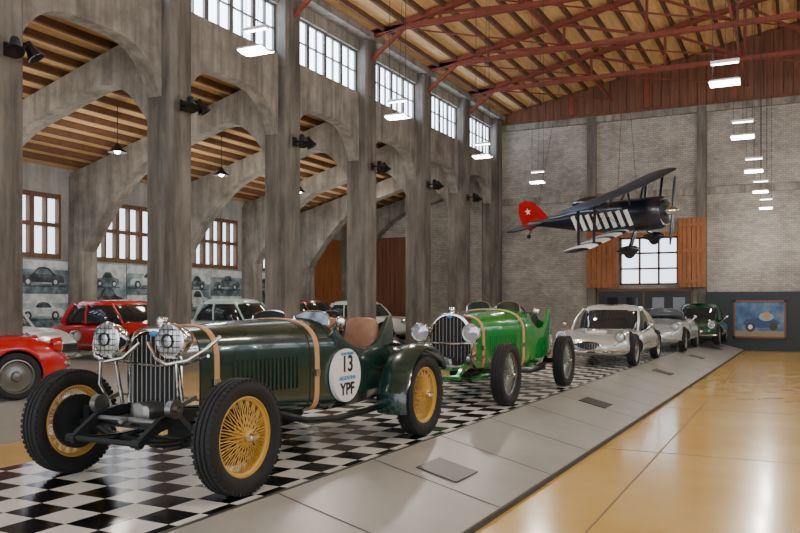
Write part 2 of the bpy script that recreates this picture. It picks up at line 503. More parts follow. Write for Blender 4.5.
    b.add(loft([sec(y, w_, .40, .58, 3, 3, .5, 20) for y, w_ in ((-.12, .06), (-.10, .09), (.0, .10), (.05, .10))]), STEEL)
    b.add(cyl((0, -.28, .47), (0, -.10, .47), .018, n=8), STEEL)
    b.add(loft([sec(y, w_, .22, .42, 4, 4) for y, w_ in ((.3, .12), (.4, .16), (1.2, .16), (1.4, .1))]), IRON)
    b.fin(E)
    b = B('exhaust')
    b.add(tube([(.3, .7, .5), (.5, .85, .42), (.58, 1.1, .34), (.6, 1.5, .30), (.58, 2.1, .30), (.56, 2.3, .30)], .028, 10), P.get('exm', IRON))
    b.fin(E)
    i = 0
    for y in (0, WB):
        for s in (1, -1):
            i += 1
            b = B('wheel_%d' % i)
            wire_wheel(b, (s*tr, y, R), s, R, P.get('tw', .16), spoke, P.get('rim', spoke))
            b.fin(E)
    if P.get('fend', True):
        for i, s in enumerate((1, -1)):
            b = B('rear_mudguard_%d' % (i+1))
            rings = []
            for q in range(17):
                t = radians(-14+(150+14)*q/16)
                r = R+.075+(.05 if q < 3 else 0)
                y = WB-r*cos(t); z = R+r*sin(t)
                a = Vector((0, -cos(t), sin(t)))
                w0, w1 = s*(tr-.20), s*(tr+.11)
                ring = []
                for g, e in ((0, 0), (.022, .12), (.035, .5), (.022, .88), (0, 1), (-.012, .97), (.008, .85), (.02, .5), (.008, .15), (-.012, .03)):
                    ring.append(Vector((w0+(w1-w0)*e, y, z))+a*g)
                rings.append(ring)
            b.add(loft(rings), P.get('fendm', body))
            b.add(tube([(s*.4, WB-.35, .6), (s*.62, WB-.33, .7)], .015, 6), IRON)
            b.add(tube([(s*.4, WB, .88), (s*.64, WB, .86)], .015, 6), IRON)
            b.fin(E)
    if P.get('round', True):
        b = B('race_roundel')
        yy, zz = 1.84*k, .64
        xx = .515*bw
        b.add(cyl((xx-.03, yy, zz), (xx+.012, yy, zz), .235, n=40), WHITE)
        b.fin(E)
        for txt, sz, zo, mt in (('13', .20, .055, BLACK), ('YPF', .15, -.15, BLACK), ('ARGENTINA', .05, -.02, BLUE), ('GRAN PREMIO', .035, .2, BLUE)):
            cu = bpy.data.curves.new('roundel_text', 'FONT'); cu.body = txt; cu.size = sz; cu.extrude = .001
            cu.align_x = 'CENTER'; cu.offset = .004 if sz > .1 else .001
            cu.materials.append(mt)
            o = bpy.data.objects.new('roundel_text', cu); COL.objects.link(o)
            o.location = (xx+.014, yy, zz+zo-.02); o.rotation_euler = (pi/2, 0, pi/2); o.parent = E
    b = B('fittings')
    b.add(cyl((.47*bw, 1.62*k, 1.0*zs), (.58*bw, 1.6*k, 1.1*zs), .008, n=6), CHROME)
    b.add(ell((.6*bw, 1.6*k, 1.12*zs), .05, .018, .05), CHROME)
    b.add(cyl((-.2, 2.95*k, .9), (-.2, 2.95*k, 1.03), .05, n=16), CHROME)
    b.fin(E)
    return E

# ------------------------------------------------------------------ closed-body classic cars
TAB_SEDAN = [(0, .50, .50, .42), (.015, .66, .56, .32), (.05, .82, .63, .24), (.12, .93, .68, .2), (.22, .99, .72, .18), (.36, 1.0, .80, .17), (.5, .985, .82, .17), (.64, 1.0, .82, .17), (.78, 1.0, .76, .18), (.9, .93, .66, .2), (.97, .80, .56, .28), (1, .6, .5, .38)]
TAB_SPORT = [(0, .28, .44, .38), (.012, .46, .50, .30), (.04, .66, .56, .24), (.09, .83, .61, .2), (.17, .96, .66, .18), (.28, 1.0, .71, .17), (.38, .98, .78, .17), (.5, .95, .80, .17), (.64, .97, .80, .17), (.78, 1.0, .74, .18), (.88, .92, .64, .2), (.95, .76, .54, .26), (1, .45, .46, .36)]
def classic_car(name, loc, rz, col, L=4.0, W=1.64, kind='coupe', H=1.22, wr=.31, grille='oval', rimm=None, hood=.76, round_=False):
    E = empty(name, loc, (0, 0, rz))
    yf, yr = L*.2, L*.8
    sport = kind in ('coupe', 'open')
    tab = TAB_SPORT if sport else TAB_SEDAN
    sc = hood/.76
    rings = []
    for i in range(57):
        t = i/56; t = .5-.5*cos(pi*t)
        hwf, zt, zb = interp(tab, t)
        y = t*L; hw = W/2*hwf
        r = sec(y, hw, zb, zt*sc, 2.3 if sport else 2.7, 3.4, .45, 52)
        for p in r:
            if p.z > .42:
                bl = .0
                for yw, am in ((yf-.05*L, .15 if sport else .085), (yr, .11 if sport else .06)):
                    bl += am*math.exp(-((y-yw)/(.15*L))**2)
                g = math.exp(-((abs(p.x)-W*.36)/(.12))**2)
                p.z += bl*g*min(1, (p.z-.42)/.12)
        rings.append(r)
    b = B('body'); b.add(loft(rings), col)
    ob = b.fin(E, sharp=60)
    cb = B('cut')
    for y in (yf, yr):
        for s in (1, -1):
            cb.add(cyl((s*(W/2-.26), y, wr), (s*(W/2+.3), y, wr), wr+.04, n=28), BLKINT)
    if kind == 'open':
        cb.add(loft([[Vector((W*.34*sg(cos(t))*abs(cos(t))**.5, L*.54+L*.13*sg(sin(t))*abs(sin(t))**.5, z)) for t in [2*pi*q/24 for q in range(24)]] for z in (.45, 1.3)]), BLKINT)
    co = cb.fin(E)
    md = ob.modifiers.new('b', 'BOOLEAN'); md.object = co; md.operation = 'DIFFERENCE'; md.solver = 'EXACT'
    ob.data.materials.append(BLKINT)
    try: md.material_mode = 'TRANSFER'
    except Exception: pass
    bpy.context.view_layer.update()
    dg = bpy.context.evaluated_depsgraph_get()
    me = bpy.data.meshes.new_from_object(ob.evaluated_get(dg))
    ob.modifiers.clear(); ob.data = me
    bpy.data.objects.remove(co)
    i = 0
    for y in (yf, yr):
        for s in (1, -1):
            i += 1; b = B('wheel_%d' % i)
            disc_wheel(b, (s*(W/2-.13), y, wr), s, wr, .17, rimm or STEEL); b.fin(E)
    if kind != 'open':
        zb0 = .72*sc
        y0, y1 = (.31*L, .93*L) if kind == 'coupe' else (.28*L, .86*L)
        f0, f1 = (.46*L, .60*L) if kind == 'coupe' else (.40*L, .74*L)
        kx = .90 if kind == 'coupe' else 1.0
        ex = 2.5 if kind == 'coupe' else 3.6
        def ring(z, hw, a, c):
            return [Vector((hw*kx*sg(cos(t))*abs(cos(t))**(2/ex), (a+c)/2+(c-a)/2*sg(sin(t))*abs(sin(t))**(2/ex), z)) for t in [2*pi*q/40 for q in range(40)]]
        Ls = [(0, .47, 0), (.25, .46, .2), (.45, .445, .42), (.66, .415, .66), (.78, .39, .80)]
        rg = [ring(zb0+(H-zb0)*u, W*h_, y0+(f0-y0)*v, y1+(f1-y1)*v) for u, h_, v in Ls]
        b = B('windows'); b.add(loft(rg), GLASS); b.fin(E, sharp=60)
        b = B('roof')
        Lr = [(.74, .405, .76), (.84, .375, .88), (.92, .335, 1.0), (.97, .27, 1.15), (.995, .16, 1.4), (1.0, .06, 1.6)]
        rr = []
        for u, h_, v in Lr:
            a = y0+(f0-y0)*v; c = y1+(f1-y1)*v
            if a > c-.2: m_ = (a+c)/2; a, c = m_-.1, m_+.1
            rr.append(ring(zb0+(H-zb0)*u, W*h_, a, c))
        b.add(loft(rr), col)
        if kind == 'coupe':
            # fastback rear panel
            rr = []
            for i in range(13):
                u = i/12; y = f1-.15+(y1+.02-f1+.15)*u
                z1 = zb0+(H-zb0)*(.97-.97*u**1.6)
                rr.append([Vector((W*(.36+.04*u)*kx*xx, y, max(.5, z1-(.05+.28*(1-u))*abs(xx)**2.5))) for xx in (-1, -.8, -.5, -.2, .2, .5, .8, 1)]+[Vector((W*.36*xx, y, .5)) for xx in (1, -1)])
            b.add(loft(rr), col)
        for s in (1, -1):
            for (ya, yb_, hwa, w_) in ((y0+.13, f0+.08, .455*kx, .026), ((y0+y1)/2+.05, (f0+f1)/2+.1, .478*kx, .028), (y1-.35, f1-.12, .43*kx, .07)):
                b.add(tube([(s*W*hwa, ya, zb0-.02), (s*W*.447*hwa/.47, (ya+yb_)/2, zb0+(H-zb0)*.45), (s*W*.40*hwa/.47, yb_, zb0+(H-zb0)*.8)], w_, 8), col)
        b.fin(E, sharp=60)
    else:
        b = B('windscreen')
        pts = []
        for q in range(13):
            t = pi*q/12
            pts.append((W*.36*cos(t), L*.40+.10*(1-sin(t)), .76*sc+.30*sin(t)**.45 if 0 < q < 12 else .72*sc))
        b.add(tube(pts, .012, 6), CHROME); b.add((pts, [tuple(range(13))]), GLASS); b.fin(E)
        for i, s in enumerate((1, -1)):
            b = B('seat_%d' % (i+1))
            b.add(loft([sec(L*.56+u, .21, .46, zt_, 3, 4, .5, 16) for u, zt_ in ((0, .5), (.02, .9), (.12, .98), (.16, .9))]), LEATHB, Matrix.Translation((s*.3, 0, 0))); b.fin(E)
    b = B('front_trim')
    hy = L*(.055 if sport else .035); hx = W*(.345 if sport else .37)
    for s in (1, -1):
        c = (s*hx, hy, .60*sc)
        b.add(rev([(0, .12), (.085, .1), (.1, .02), (.095, -.02)], c, 'Y', 20, False), col if sport else CHROME)
        b.add(rev([(.1, -.01), (.1, -.022), (.088, -.022)], c, 'Y', 20, False), CHROME)
        b.add(rev([(.09, -.015), (.05, -.04), (0, -.045)], c, 'Y', 20, False), LENS)
        b.add(ell((s*W*.30, L*(.028 if sport else .012), .45), .035, .03, .03), LENS)
        b.add(ell((s*W*.34, L*.965, .56), .05, .05, .04), REDT)
    if grille == 'oval':
        b.add(loft([[Vector((.27*cos(t)*g, y_, .43+.085*sin(t)*g)) for t in [2*pi*q/24 for q in range(24)]] for g, y_ in ((1.05, .10), (1.05, -.012), (.94, -.02), (.94, .01))]), CHROME)
        b.add(ell((0, .01, .43), .25, .02, .078), BLKINT)
        for q in range(-4, 5):
            b.add(cyl((q*.05, -.015, .37), (q*.05, -.015, .49), .005, n=5), CHROME)
    elif grille == 'box':
        b.add(bx(-W*.28, W*.28, -.02, .1, .40, .56), CHROME)
        for z in (.43, .47, .51): b.add(bx(-W*.26, W*.26, -.026, -.019, z, z+.02), BLKINT)
    bt = .36 if sport else .16
    for yy, d in ((-.04, 1), (L+.04, -1)):
        pts = [(W*.43*u, yy+d*bt*abs(u)**2.6, .32) for u in [-1+q/8 for q in range(17)]]
        b.add(tube(pts, .022, 8), CHROME)
    for s in (1, -1):
        b.add(tube([(s*W*.49, L*.33, .34), (s*W*.485, L*.5, .34), (s*W*.49, L*.67, .34)], .012, 6), CHROME)
        b.add(tube([(s*W*.43, L*.40, .66*sc), (s*W*.50, L*.40, .74*sc), (s*W*.54, L*.40, .80*sc)], .010, 6), CHROME)
        b.add(ell((s*W*.545, L*.40, .82*sc), .05, .02, .04), CHROME)
    b.fin(E)
    if round_:
        b = B('race_roundel')
        b.add(rev([(.0, .0), (.19, .0), (.19, .01), (0, .01)], (0, 0, 0), 'Z', 30, False), WHITE, Matrix.Translation((0, L*.20, .675*sc+.004)) @ Matrix.Rotation(radians(6), 4, 'X'))
        b.fin(E)
    return E

# ================================================================== room
XF = -10.2
CW = .64
XO = -17.1
FR = [0.7, 4.4, 8.11, 11.77, 15.45, 19.15, 22.75, 26.1, 29.45]
PRE = [-6.7, -3.0]
YB = 29.5
XR = 12.0
ZS = .32

b = B('floor'); b.add(bx(XO-.3, XR+.3, -9, YB+.3, -.12, 0), FLOOR)
b.fin()
b = B('trim_1')
for x in (-1.32, 2.6, 6.6):
    b.add(bx(x-.008, x+.008, -9, YB, 0, .002), SEAM)
for y in (1.2, 5.1, 8.9, 12.8, 16.6, 20.5, 24.3, 28.1):
    b.add(bx(-2.0, XR, y-.008, y+.008, 0, .0021), SEAM)
b.fin()

b = B('wall_back')
def wall_y(b, holes, x0, x1, z0, z1, y0, y1, mat):
    x = x0
    for hx0, hx1, hz0, hz1 in holes:
        if hx0 > x: b.add(bx(x, hx0, y0, y1, z0, z1), mat)
        if hz0 > z0: b.add(bx(hx0, hx1, y0, y1, z0, hz0), mat)
        if hz1 < z1: b.add(bx(hx0, hx1, y0, y1, hz1, z1), mat)
        x = hx1
    b.add(bx(x, x1, y0, y1, z0, z1), mat)
wall_y(b, [(-5.75, -3.74, 2.25, 3.95)], XO-.3, XR+.3, 0, 8.4, YB, YB+.3, BRICK)
b.fin()
SL = .2; RX = .9; ZE = 8.8
def roofz(x): return ZE+SL*(x+10.6) if x <= RX else ZE+SL*(RX+10.6)-SL*(x-RX)
b = B('wall_gable')
i = 0; x = -10.6
while x < XR-.01:
    x1 = min(x+.285, XR)
    zt0, zt1 = roofz(x)-.02, roofz(x1)-.02
    y0 = YB-.04+(.015 if i % 2 else 0)
    v, f = bx(x, x1, y0, YB+.12, 8.55, 9)
    v = [(p[0], p[1], (zt0 if p[0] == x else zt1) if k > 3 else p[2]) for k, p in enumerate(v)]
    b.add((v, f), WOODR)
    x += .30; i += 1
pts = [(-10.7, 8.4), (XR+.3, 8.4), (XR+.3, roofz(XR+.3)+.05), (RX, roofz(RX)+.05), (-10.7, roofz(-10.7)+.05)]
b.add(loft([[Vector((p[0], y, p[1])) for p in pts] for y in (YB+.08, YB+.25)]), WOODR)
b.add(bx(-10.6, XR, YB-.02, YB+.2, 8.42, 8.56), WOODR)
for x in (-7.5, -4.8, -1.9, .9, 3.7): b.add(bx(x-.09, x+.09, YB-.1, YB-.02, 8.55, roofz(x)-.2), REDT)
b.fin()
b = B('trim_2')
b.add(bx(-10.2, XR, YB-.14, YB, 8.2, 8.42), CONCR)
b.add(bx(-10.2, XR, YB-.06, YB, 5.35, 5.6), CONCR)
for x in (-6.75, -2.95, 1.0, 4.9, 8.8):
    b.add(bx(x-.16, x+.16, YB-.16, YB, 0, 8.4), CONC)
b.fin()

b = B('window_1')
b.add(bx(-5.72, -3.76, YB+.12, YB+.16, 2.27, 3.93), GLOWL)
for x in (-5.75, -5.09, -4.43, -3.80):
    b.add(bx(x, x+.06, YB-.03, YB+.12, 2.25, 3.95), WFRAME)
for z in (2.25, 2.8, 3.35, 3.89):
    b.add(bx(-5.75, -3.74, YB-.03, YB+.12, z, z+.06), WFRAME)
b.fin()
b = B('window_shutter')
for x0, x1, z0, z1 in ((-6.9, -5.78, 2.15, 4.3), (-3.72, -2.8, 2.15, 4.55)):
    n = 6
    for i in range(n):
        a = x0+(x1-x0)*i/n
        b.add(bx(a, a+(x1-x0)/n-.015, YB-.26, YB-.2, z0, z1), WOODS)
    for z in (z0+.15, (z0+z1)/2, z1-.3):
        b.add(bx(x0, x1, YB-.29, YB-.255, z, z+.12), WOODS)
    b.add(bx(x0, x0+.06, YB-.2, YB-.17, z0, z1), WOODS); b.add(bx(x1-.06, x1, YB-.2, YB-.17, z0, z1), WOODS)
b.add(bx(-5.78, -3.72, YB-.24, YB-.05, 3.96, 4.1), WOODS)
b.fin()
b = B('door_1')
b.add(bx(-6.5, -3.3, YB-.08, YB-.005, 0.0, 2.08), BLACK)
b.add(bx(-6.56, -3.24, YB-.12, YB-.005, 2.02, 2.12), WFRAME)
for x in (-6.56, -4.93, -3.3):
    b.add(bx(x, x+.07, YB-.12, YB-.07, 0, 2.05), WFRAME)
for x in (-6.2, -5.5, -4.6, -3.9):
    b.add(bx(x, x+.4, YB-.1, YB-.08, 1.2, 1.8), GLASS)
b.fin()
b = B('partition_panel')
b.add(bx(-2.76, 2.6, YB-.34, YB-.2, 0, 1.98), DARKP); b.fin()
PE = empty('framed_painting', (-1.12, YB-.345, 1.06))
b = B('frame')
fw, fh, t = .80, .63, .06
FRM = M('painting_frame', (110, 74, 44), .45)
for a in (bx(-fw, fw, -.05, 0, fh-t, fh), bx(-fw, fw, -.05, 0, -fh, -fh+t), bx(-fw, -fw+t, -.05, 0, -fh, fh), bx(fw-t, fw, -.05, 0, -fh, fh)):
    b.add(a, FRM)
b.fin(PE)
b = B('canvas')
b.add(bx(-fw+t, fw-t, -.02, -.001, -fh+t, fh-t), M_picture('painting_sky', (30, 62, 108), (60, 100, 140), (104, 128, 146), 2))
b.add(bx(-fw+t, fw-t, -.024, -.02, -fh+t, -fh+.24), M('painting_ground', (150, 130, 104), .6))
def ovl(cx, cz, rx, rz, y0, mat, n=24):
    b.add(loft([[Vector((cx+rx*cos(a), y_, cz+rz*sin(a))) for a in [2*pi*q/n for q in range(n)]] for y_ in (y0, y0-.003)]), mat)
ovl(.05, -.12, .55, .17, -.024, M('painting_car', (20, 50, 110), .4))
ovl(.2, .08, .22, .14, -.028, M('painting_screen', (140, 160, 172), .4))
ovl(.22, .12, .1, .14, -.032, M('painting_figure', (180, 126, 84), .4))
ovl(-.28, -.26, .15, .16, -.032, BLACK); ovl(-.28, -.26, .07, .08, -.036, LAMPH)
ovl(.42, -.24, .12, .14, -.032, BLACK)
b.fin(PE)

zt_ = lambda x: 6.75-(XF-.57-x)*.28
for side in (-1, 1):
    for Y in FR:
        b = B('concrete_column')
        x0, x1 = (XF-CW, XF) if side < 0 else (XR, XR+CW)
        y0, y1 = Y-.57, Y
        c = .05
        ring = [(x0+c, y0), (x1-c, y0), (x1, y0+c), (x1, y1-c), (x1-c, y1), (x0+c, y1), (x0, y1-c), (x0, y0+c)]
        b.add(loft([[Vector((p[0], p[1], z)) for p in ring] for z in ((ZS if side < 0 else 0), 8.61)]), CONC)
        if side < 0:
            n = 30; rings = []
            for i in range(n+1):
                x = XF-.5+(XO+.01-(XF-.5))*i/n
                d1 = (XF-.5-x); d2 = x-XO-.45
                z = zt_(x)-.55
                if d1 < 1.7: z -= 1.5*(1-d1/1.7)**2.4
                if d2 < 2.6: z -= 1.7*max(0, min(1, (1-d2/2.6)))**1.9
                rings.append([Vector((x, Y-.50, z)), Vector((x, Y-.08, z)), Vector((x, Y-.08, zt_(x)+.0)), Vector((x, Y-.50, zt_(x)))])
            b.add(loft(rings), CONCR)
            b.add(bx(XO+.01, XO+.5, Y-.54, Y-.04, ZS, 4.9), CONCR)
        b.fin()
def upperwall(side, name, wname):
    b = B(name); w = B(wname)
    x0, x1 = (XF-.56, XF-.24) if side < 0 else (XR+.24, XR+.56)
    allf = PRE+FR
    for ya, yb_ in zip(allf, allf[1:]):
        a, c = ya, yb_-.57
        n = 16; top = 7.2
        rings = []
        for i in range(n+1):
            u = i/n; y = a+(c-a)*u; e = abs(2*u-1)
            zb = 6.25-.85*e**4
            rings.append([Vector((x0, y, zb)), Vector((x1, y, zb)), Vector((x1, y, top)), Vector((x0, y, top))])
        b.add(loft(rings), CONCR)
        b.add(bx(x0, x1, a, c, 8.32, 8.62), CONCR)
        xm = (x0+x1)/2
        w.add(bx(xm-.02, xm+.02, a, c, 7.2, 8.32), GLOW)
        m = 8
        for i in range(m+1):
            y = a+(c-a)*i/m; t = .06 if i % 2 == 0 else .016
            w.add(bx(xm-.08, xm+.08, y-t, y+t, 7.2, 8.32), WFRAMEW)
        for z, t in ((7.22, .03), (7.77, .016), (8.3, .03)):
            w.add(bx(xm-.07, xm+.07, a, c, z-t, z+t), WFRAMEW)
    b.fin(); w.fin()
upperwall(-1, 'wall_left_clerestory', 'window_2')
upperwall(1, 'wall_right_clerestory', 'window_3')
b = B('wall_right')
b.add(bx(XR+.3, XR+.5, -9, YB, 0, 5.3), CONC2); b.fin()
b = B('trim_3')
b.add(bx(XF-.6, XF+.1, -7, YB, 8.62, 8.8), CONCR); b.add(bx(XR-.1, XR+.6, -7, YB, 8.62, 8.8), CONCR)
b.fin()

# ---------------- aisle
b = B('ceiling_aisle')
xa, xb = XF-.5, XO-.3
b.add(loft([[Vector((xa, y, zt_(xa)+.16)), Vector((xb, y, zt_(xb)+.16)), Vector((xb, y, zt_(xb)+.24)), Vector((xa, y, zt_(xa)+.24))] for y in (-7, YB)]), DECK)
b.fin()
b = B('roof_purlins_aisle')
x = XF-.75
while x > XO+.1:
    b.add(bx(x-.045, x+.045, -7, YB, zt_(x)+.03, zt_(x)+.16), PURL); x -= .44
b.fin()
b = B('wall_left')
ww = B('window_4')
allf = PRE+FR
for ya, yb_ in zip(allf, allf[1:]):
    a, c = ya, yb_-.55
    if yb_ == FR[-1]:
        b.add(bx(XO-.25, XO, ya-.55, yb_, 0, 5.1), CONC2); continue
    b.add(bx(XO-.25, XO, ya-.55, yb_-.55, 0, 2.75), CONC2)
    b.add(bx(XO-.25, XO, ya-.55, yb_-.55, 4.4, 5.1), CONC2)
    b.add(bx(XO-.25, XO, ya-.55, ya+.25, 2.75, 4.4), CONC2)
    b.add(bx(XO-.25, XO, c-.25, c, 2.75, 4.4), CONC2)
    a += .25; c -= .25
    ww.add(bx(XO-.14, XO-.12, a, c, 2.75, 4.4), GLOWL)
    for i in range(7):
        y = a+(c-a)*i/6; t = .07 if i % 2 == 0 else .03
        ww.add(bx(XO-.12, XO+.03, max(a, y-t), min(c, y+t), 2.75, 4.4), WFRAME)
    for z, t in ((2.8, .06), (3.6, .05), (4.34, .06)):
        ww.add(bx(XO-.11, XO+.02, a, c, z-t, z+t), WFRAME)
b.fin(); ww.fin()
PM = [M_picture('mural_paper_a', (104, 124, 132), (148, 166, 172), (184, 198, 202), 1.6), M_picture('mural_paper_b', (88, 106, 116), (132, 150, 158), (176, 190, 196), 1.9)]
GD = M_picture('mural_dark', (34, 40, 46), (54, 64, 70), (86, 98, 106), 5); GM = M_picture('mural_mid', (70, 84, 92), (96, 112, 120), (130, 146, 152), 5)
GL = M_picture('mural_light', (172, 186, 190), (200, 210, 212), (220, 226, 226), 5)
def smooth_prof(pr, n=6):
    out = []
    for i in range(len(pr)-1):
        p0 = pr[max(i-1, 0)]; p1 = pr[i]; p2 = pr[i+1]; p3 = pr[min(i+2, len(pr)-1)]
        for q in range(n):
            t = q/n
            out.append(tuple(.5*((2*p1[k])+(-p0[k]+p2[k])*t+(2*p0[k]-5*p1[k]+4*p2[k]-p3[k])*t*t+(-p0[k]+3*p1[k]-3*p2[k]+p3[k])*t**3) for k in (0, 1)))
    out.append(pr[-1]); return out
CARP = smooth_prof([(0, .18), (.0, .42), (.08, .52), (.28, .56), (.40, .86), (.52, .93), (.66, .88), (.78, .62), (.94, .54), (1.0, .4), (1, .18)])
WINP = smooth_prof([(.36, .60), (.43, .80), (.53, .86), (.64, .80), (.71, .60), (.53, .58), (.36, .60)])
def mural_car(b, y, z, L, H, m1, e):
    for P_, mt, d0 in ((CARP, m1, 0), (WINP, GD if m1 is not GD else GM, .005)):
        b.add(loft([[Vector((XO+e+d, y+p[0]*L, z+p[1]*H)) for p in (P_ if P_ is CARP else P_[:-1])] for d in (d0, d0+.003)]), mt)
    for u in (.2, .8):
        b.add(cyl((XO+e, y+u*L, z+.2*H), (XO+e+.008, y+u*L, z+.2*H), .22*H, n=24), GD)
        b.add(cyl((XO+e, y+u*L, z+.2*H), (XO+e+.011, y+u*L, z+.2*H), .11*H, n=16), GL)
    b.add(bx(XO+e, XO+e+.006, y-.04*L, y+1.04*L, z-.05*H, z+.02*H), GD)
for i, (ya, yb_) in enumerate(zip(FR[1:-2], FR[2:-1])):
    b = B('photo_mural')
    y0, y1 = ya+.02, yb_-.58
    w_ = y1-y0
    for q, (u0, u1, za, zb_) in enumerate(((0, .46, 1.0, 2.68), (.47, 1, 1.85, 2.68), (.47, 1, 1.0, 1.83))):
        a_, c_ = y0+u0*w_, y0+u1*w_
        b.add(bx(XO+.003, XO+.03, a_, c_, za, zb_), PM[(q+i) % 2])
        hh = zb_-za
        b.add(bx(XO+.03, XO+.033, a_, c_, za, za+.28*hh), GM)
        b.add(bx(XO+.03, XO+.033, a_, c_, za+.72*hh, zb_), GL)
        mural_car(b, a_+.08*(c_-a_), za+.22*hh, (c_-a_)*.84, .62*hh if hh < 1 else .72, (GD, GL, GM)[(q+i) % 3], .036)
        if hh > 1: mural_car(b, a_+.2*(c_-a_), za+.62*hh, (c_-a_)*.6, .45, GM, .034)
    b.fin()
b = B('door_2')
for i in range(16):
    x = -16.5+i*.18
    b.add(bx(x, x+.165, YB-.045, YB-.005, ZS+.01, 4.3), WOODR)
b.fin()
b = B('door_3')
for i in range(13):
    y = 26.2+i*.2
    b.add(bx(XO+.005, XO+.08, y, y+.185, ZS+.01, 4.2), WOODS)
b.fin()

# ---------------- nave roof
b = B('ceiling')
xs = [XF-.5, RX, XR+.6]
for xa, xb in zip(xs, xs[1:]):
    b.add(loft([[Vector((xa, y, roofz(xa))), Vector((xb, y, roofz(xb))), Vector((xb, y, roofz(xb)+.08)), Vector((xa, y, roofz(xa)+.08))] for y in (-7, YB+.2)]), DECK)
b.fin()
b = B('roof_purlins_nave')
x = XF-.2
while x < XR+.4:
    z = roofz(x)
    b.add(bx(x-.045, x+.045, -7, YB-.15, z-.14, z-.005), PURL); x += .58
b.fin()
b = B('roof_truss')
for Y in [-3.0]+FR[:-1]:
    Y -= .28
    zc = 8.9
    xl, xr_ = XF-.3, XR+.3
    for dy in (-.06, .06):
        b.add(beam((xl, Y+dy, zc-.05), (xr_, Y+dy, zc-.05), .04, .12), REDT)
        b.add(beam((xl, Y+dy, roofz(xl)-.12), (RX, Y+dy, roofz(RX)-.2), .04, .14), REDT)
        b.add(beam((xr_, Y+dy, roofz(xr_)-.12), (RX, Y+dy, roofz(RX)-.2), .04, .14), REDT)
    N = 5
    for side, xe in ((-1, xl), (1, xr_)):
        for i in range(1, N+1):
            x = RX+(xe-RX)*(1-i/N) if i < N else RX
            x_prev = RX+(xe-RX)*(1-(i-1)/N)
            b.add(beam((x, Y, zc), (x, Y, roofz(x)-.22), .07, .07), REDT)
            if i >= 2: b.add(beam((x_prev, Y, roofz(x_prev)-.22), (x, Y, zc), .06, .07), REDT)
    b.add(beam((XF-.05, Y, 8.1), (XF+1.0, Y, zc-.05), .08, .1), REDT)
    b.add(beam((XR+.05, Y, 8.1), (XR-1.0, Y, zc-.05), .08, .1), REDT)
for x in (-6.0, -1.5, RX, 5.0):
    b.add(bx(x-.03, x+.03, -7, YB-.15, 8.9, 9.0), REDT)
for ya, yb_ in zip(FR[2:], FR[3:]):
    for xa, xb in ((-9.8, -6.0), (-6.0, -1.5), (-1.5, RX+1.5)):
        b.add(beam((xa, ya-.28, 8.95), (xb, yb_-.28, 8.95), .035, .035), REDT)
b.fin()

# ================================================================== stages
SK = .018
b = B('display_platform')
Y0 = -3.0
YE = YB-.50
rings = [[Vector((-5.55, y, 0)), Vector((-3.15, y, 0)), Vector((-3.15, y, ZS-.003)), Vector((-5.55, y, ZS-.003))] for y in (Y0, YE)]
b.add(loft(rings), CHECK)
LIP = .05
b.add(loft([[Vector((-3.15, y, 0)), Vector((-2.05, y, 0)), Vector((-2.05, y, LIP)), Vector((-3.15, y, ZS-.003))] for y in (Y0, YE)]), RAMP)
b.add(bx(-2.05, -2.035, Y0, YE, 0, LIP-.01), RAMPD)
b.add(bx(-3.17, -3.145, Y0, YE, ZS-.01, ZS+.003), STEEL)
def ramp_pt(x): return LIP+(ZS-.003-LIP)*(-2.05-x)/1.1
for i in range(24):
    y = -2.2+i*1.32
    if y > YE: break
    b.add(([(-3.14, y, ramp_pt(-3.14)+.002), (-2.05, y, ramp_pt(-2.05)+.002), (-2.05, y+.018, ramp_pt(-2.05)+.002), (-3.14, y+.018, ramp_pt(-3.14)+.002)], [(0, 1, 2, 3)]), RAMPD)
plat = b.fin(loc=(-.018*4, 0, 0), rot=(0, 0, -SK))
def SP(x, y):
    return (x-.072+SK*y, y)
for y in (5.9, 11.0, 16.6, 21.8, 26.3):
    b = B('info_plaque')
    x0, x1 = -2.84, -2.48
    v = []
    for h_ in (0.004, .012):
        for x, yy in ((x0, y), (x1, y), (x1, y+.46), (x0, y+.46)):
            v.append((x, yy, ramp_pt(x)+h_))
    b.add((v, [(0, 3, 2, 1), (4, 5, 6, 7), (0, 1, 5, 4), (1, 2, 6, 5), (2, 3, 7, 6), (3, 0, 4, 7)]), PLAQ)
    b.fin(loc=(-.072, 0, 0), rot=(0, 0, -SK))
b = B('side_platform')
b.add(bx(XO+.005, -9.14, -3, YB-.06, 0, ZS-.003), RAMP)
b.add(loft([[Vector((-9.14, y, 0)), Vector((-8.04, y, 0)), Vector((-8.04, y, .012)), Vector((-9.14, y, ZS-.003))] for y in (-3, YB-.06)]), RAMP)
b.fin()

# ================================================================== cars
DG = M('dark_green_paint', (14, 46, 38), .25, coat=.8)
BG = M('bright_green_paint', (6, 128, 46), .22, coat=.8)
OCH = M('ochre_spokes', (206, 160, 68), .4)
GSP = M('grey_spokes', (150, 156, 150), .35, metal=.6)
SILV = M('silver_paint', (212, 212, 208), .22, metal=.45, coat=.6)
SILV2 = M('pale_silver_paint', (196, 202, 204), .22, metal=.5, coat=.6)
RED = M('red_paint', (190, 14, 22), .22, coat=.8)
PALE = M('pale_green_paint', (176, 202, 200), .3, coat=.5)
DGR2 = M('british_green_paint', (18, 74, 46), .25, coat=.8)
MAR = M('maroon_paint', (94, 24, 28), .25, coat=.8)
CREAM = M('cream_paint', (206, 210, 208), .3, coat=.5)
NAVY = M('navy_paint', (16, 20, 38), .3, coat=.6)

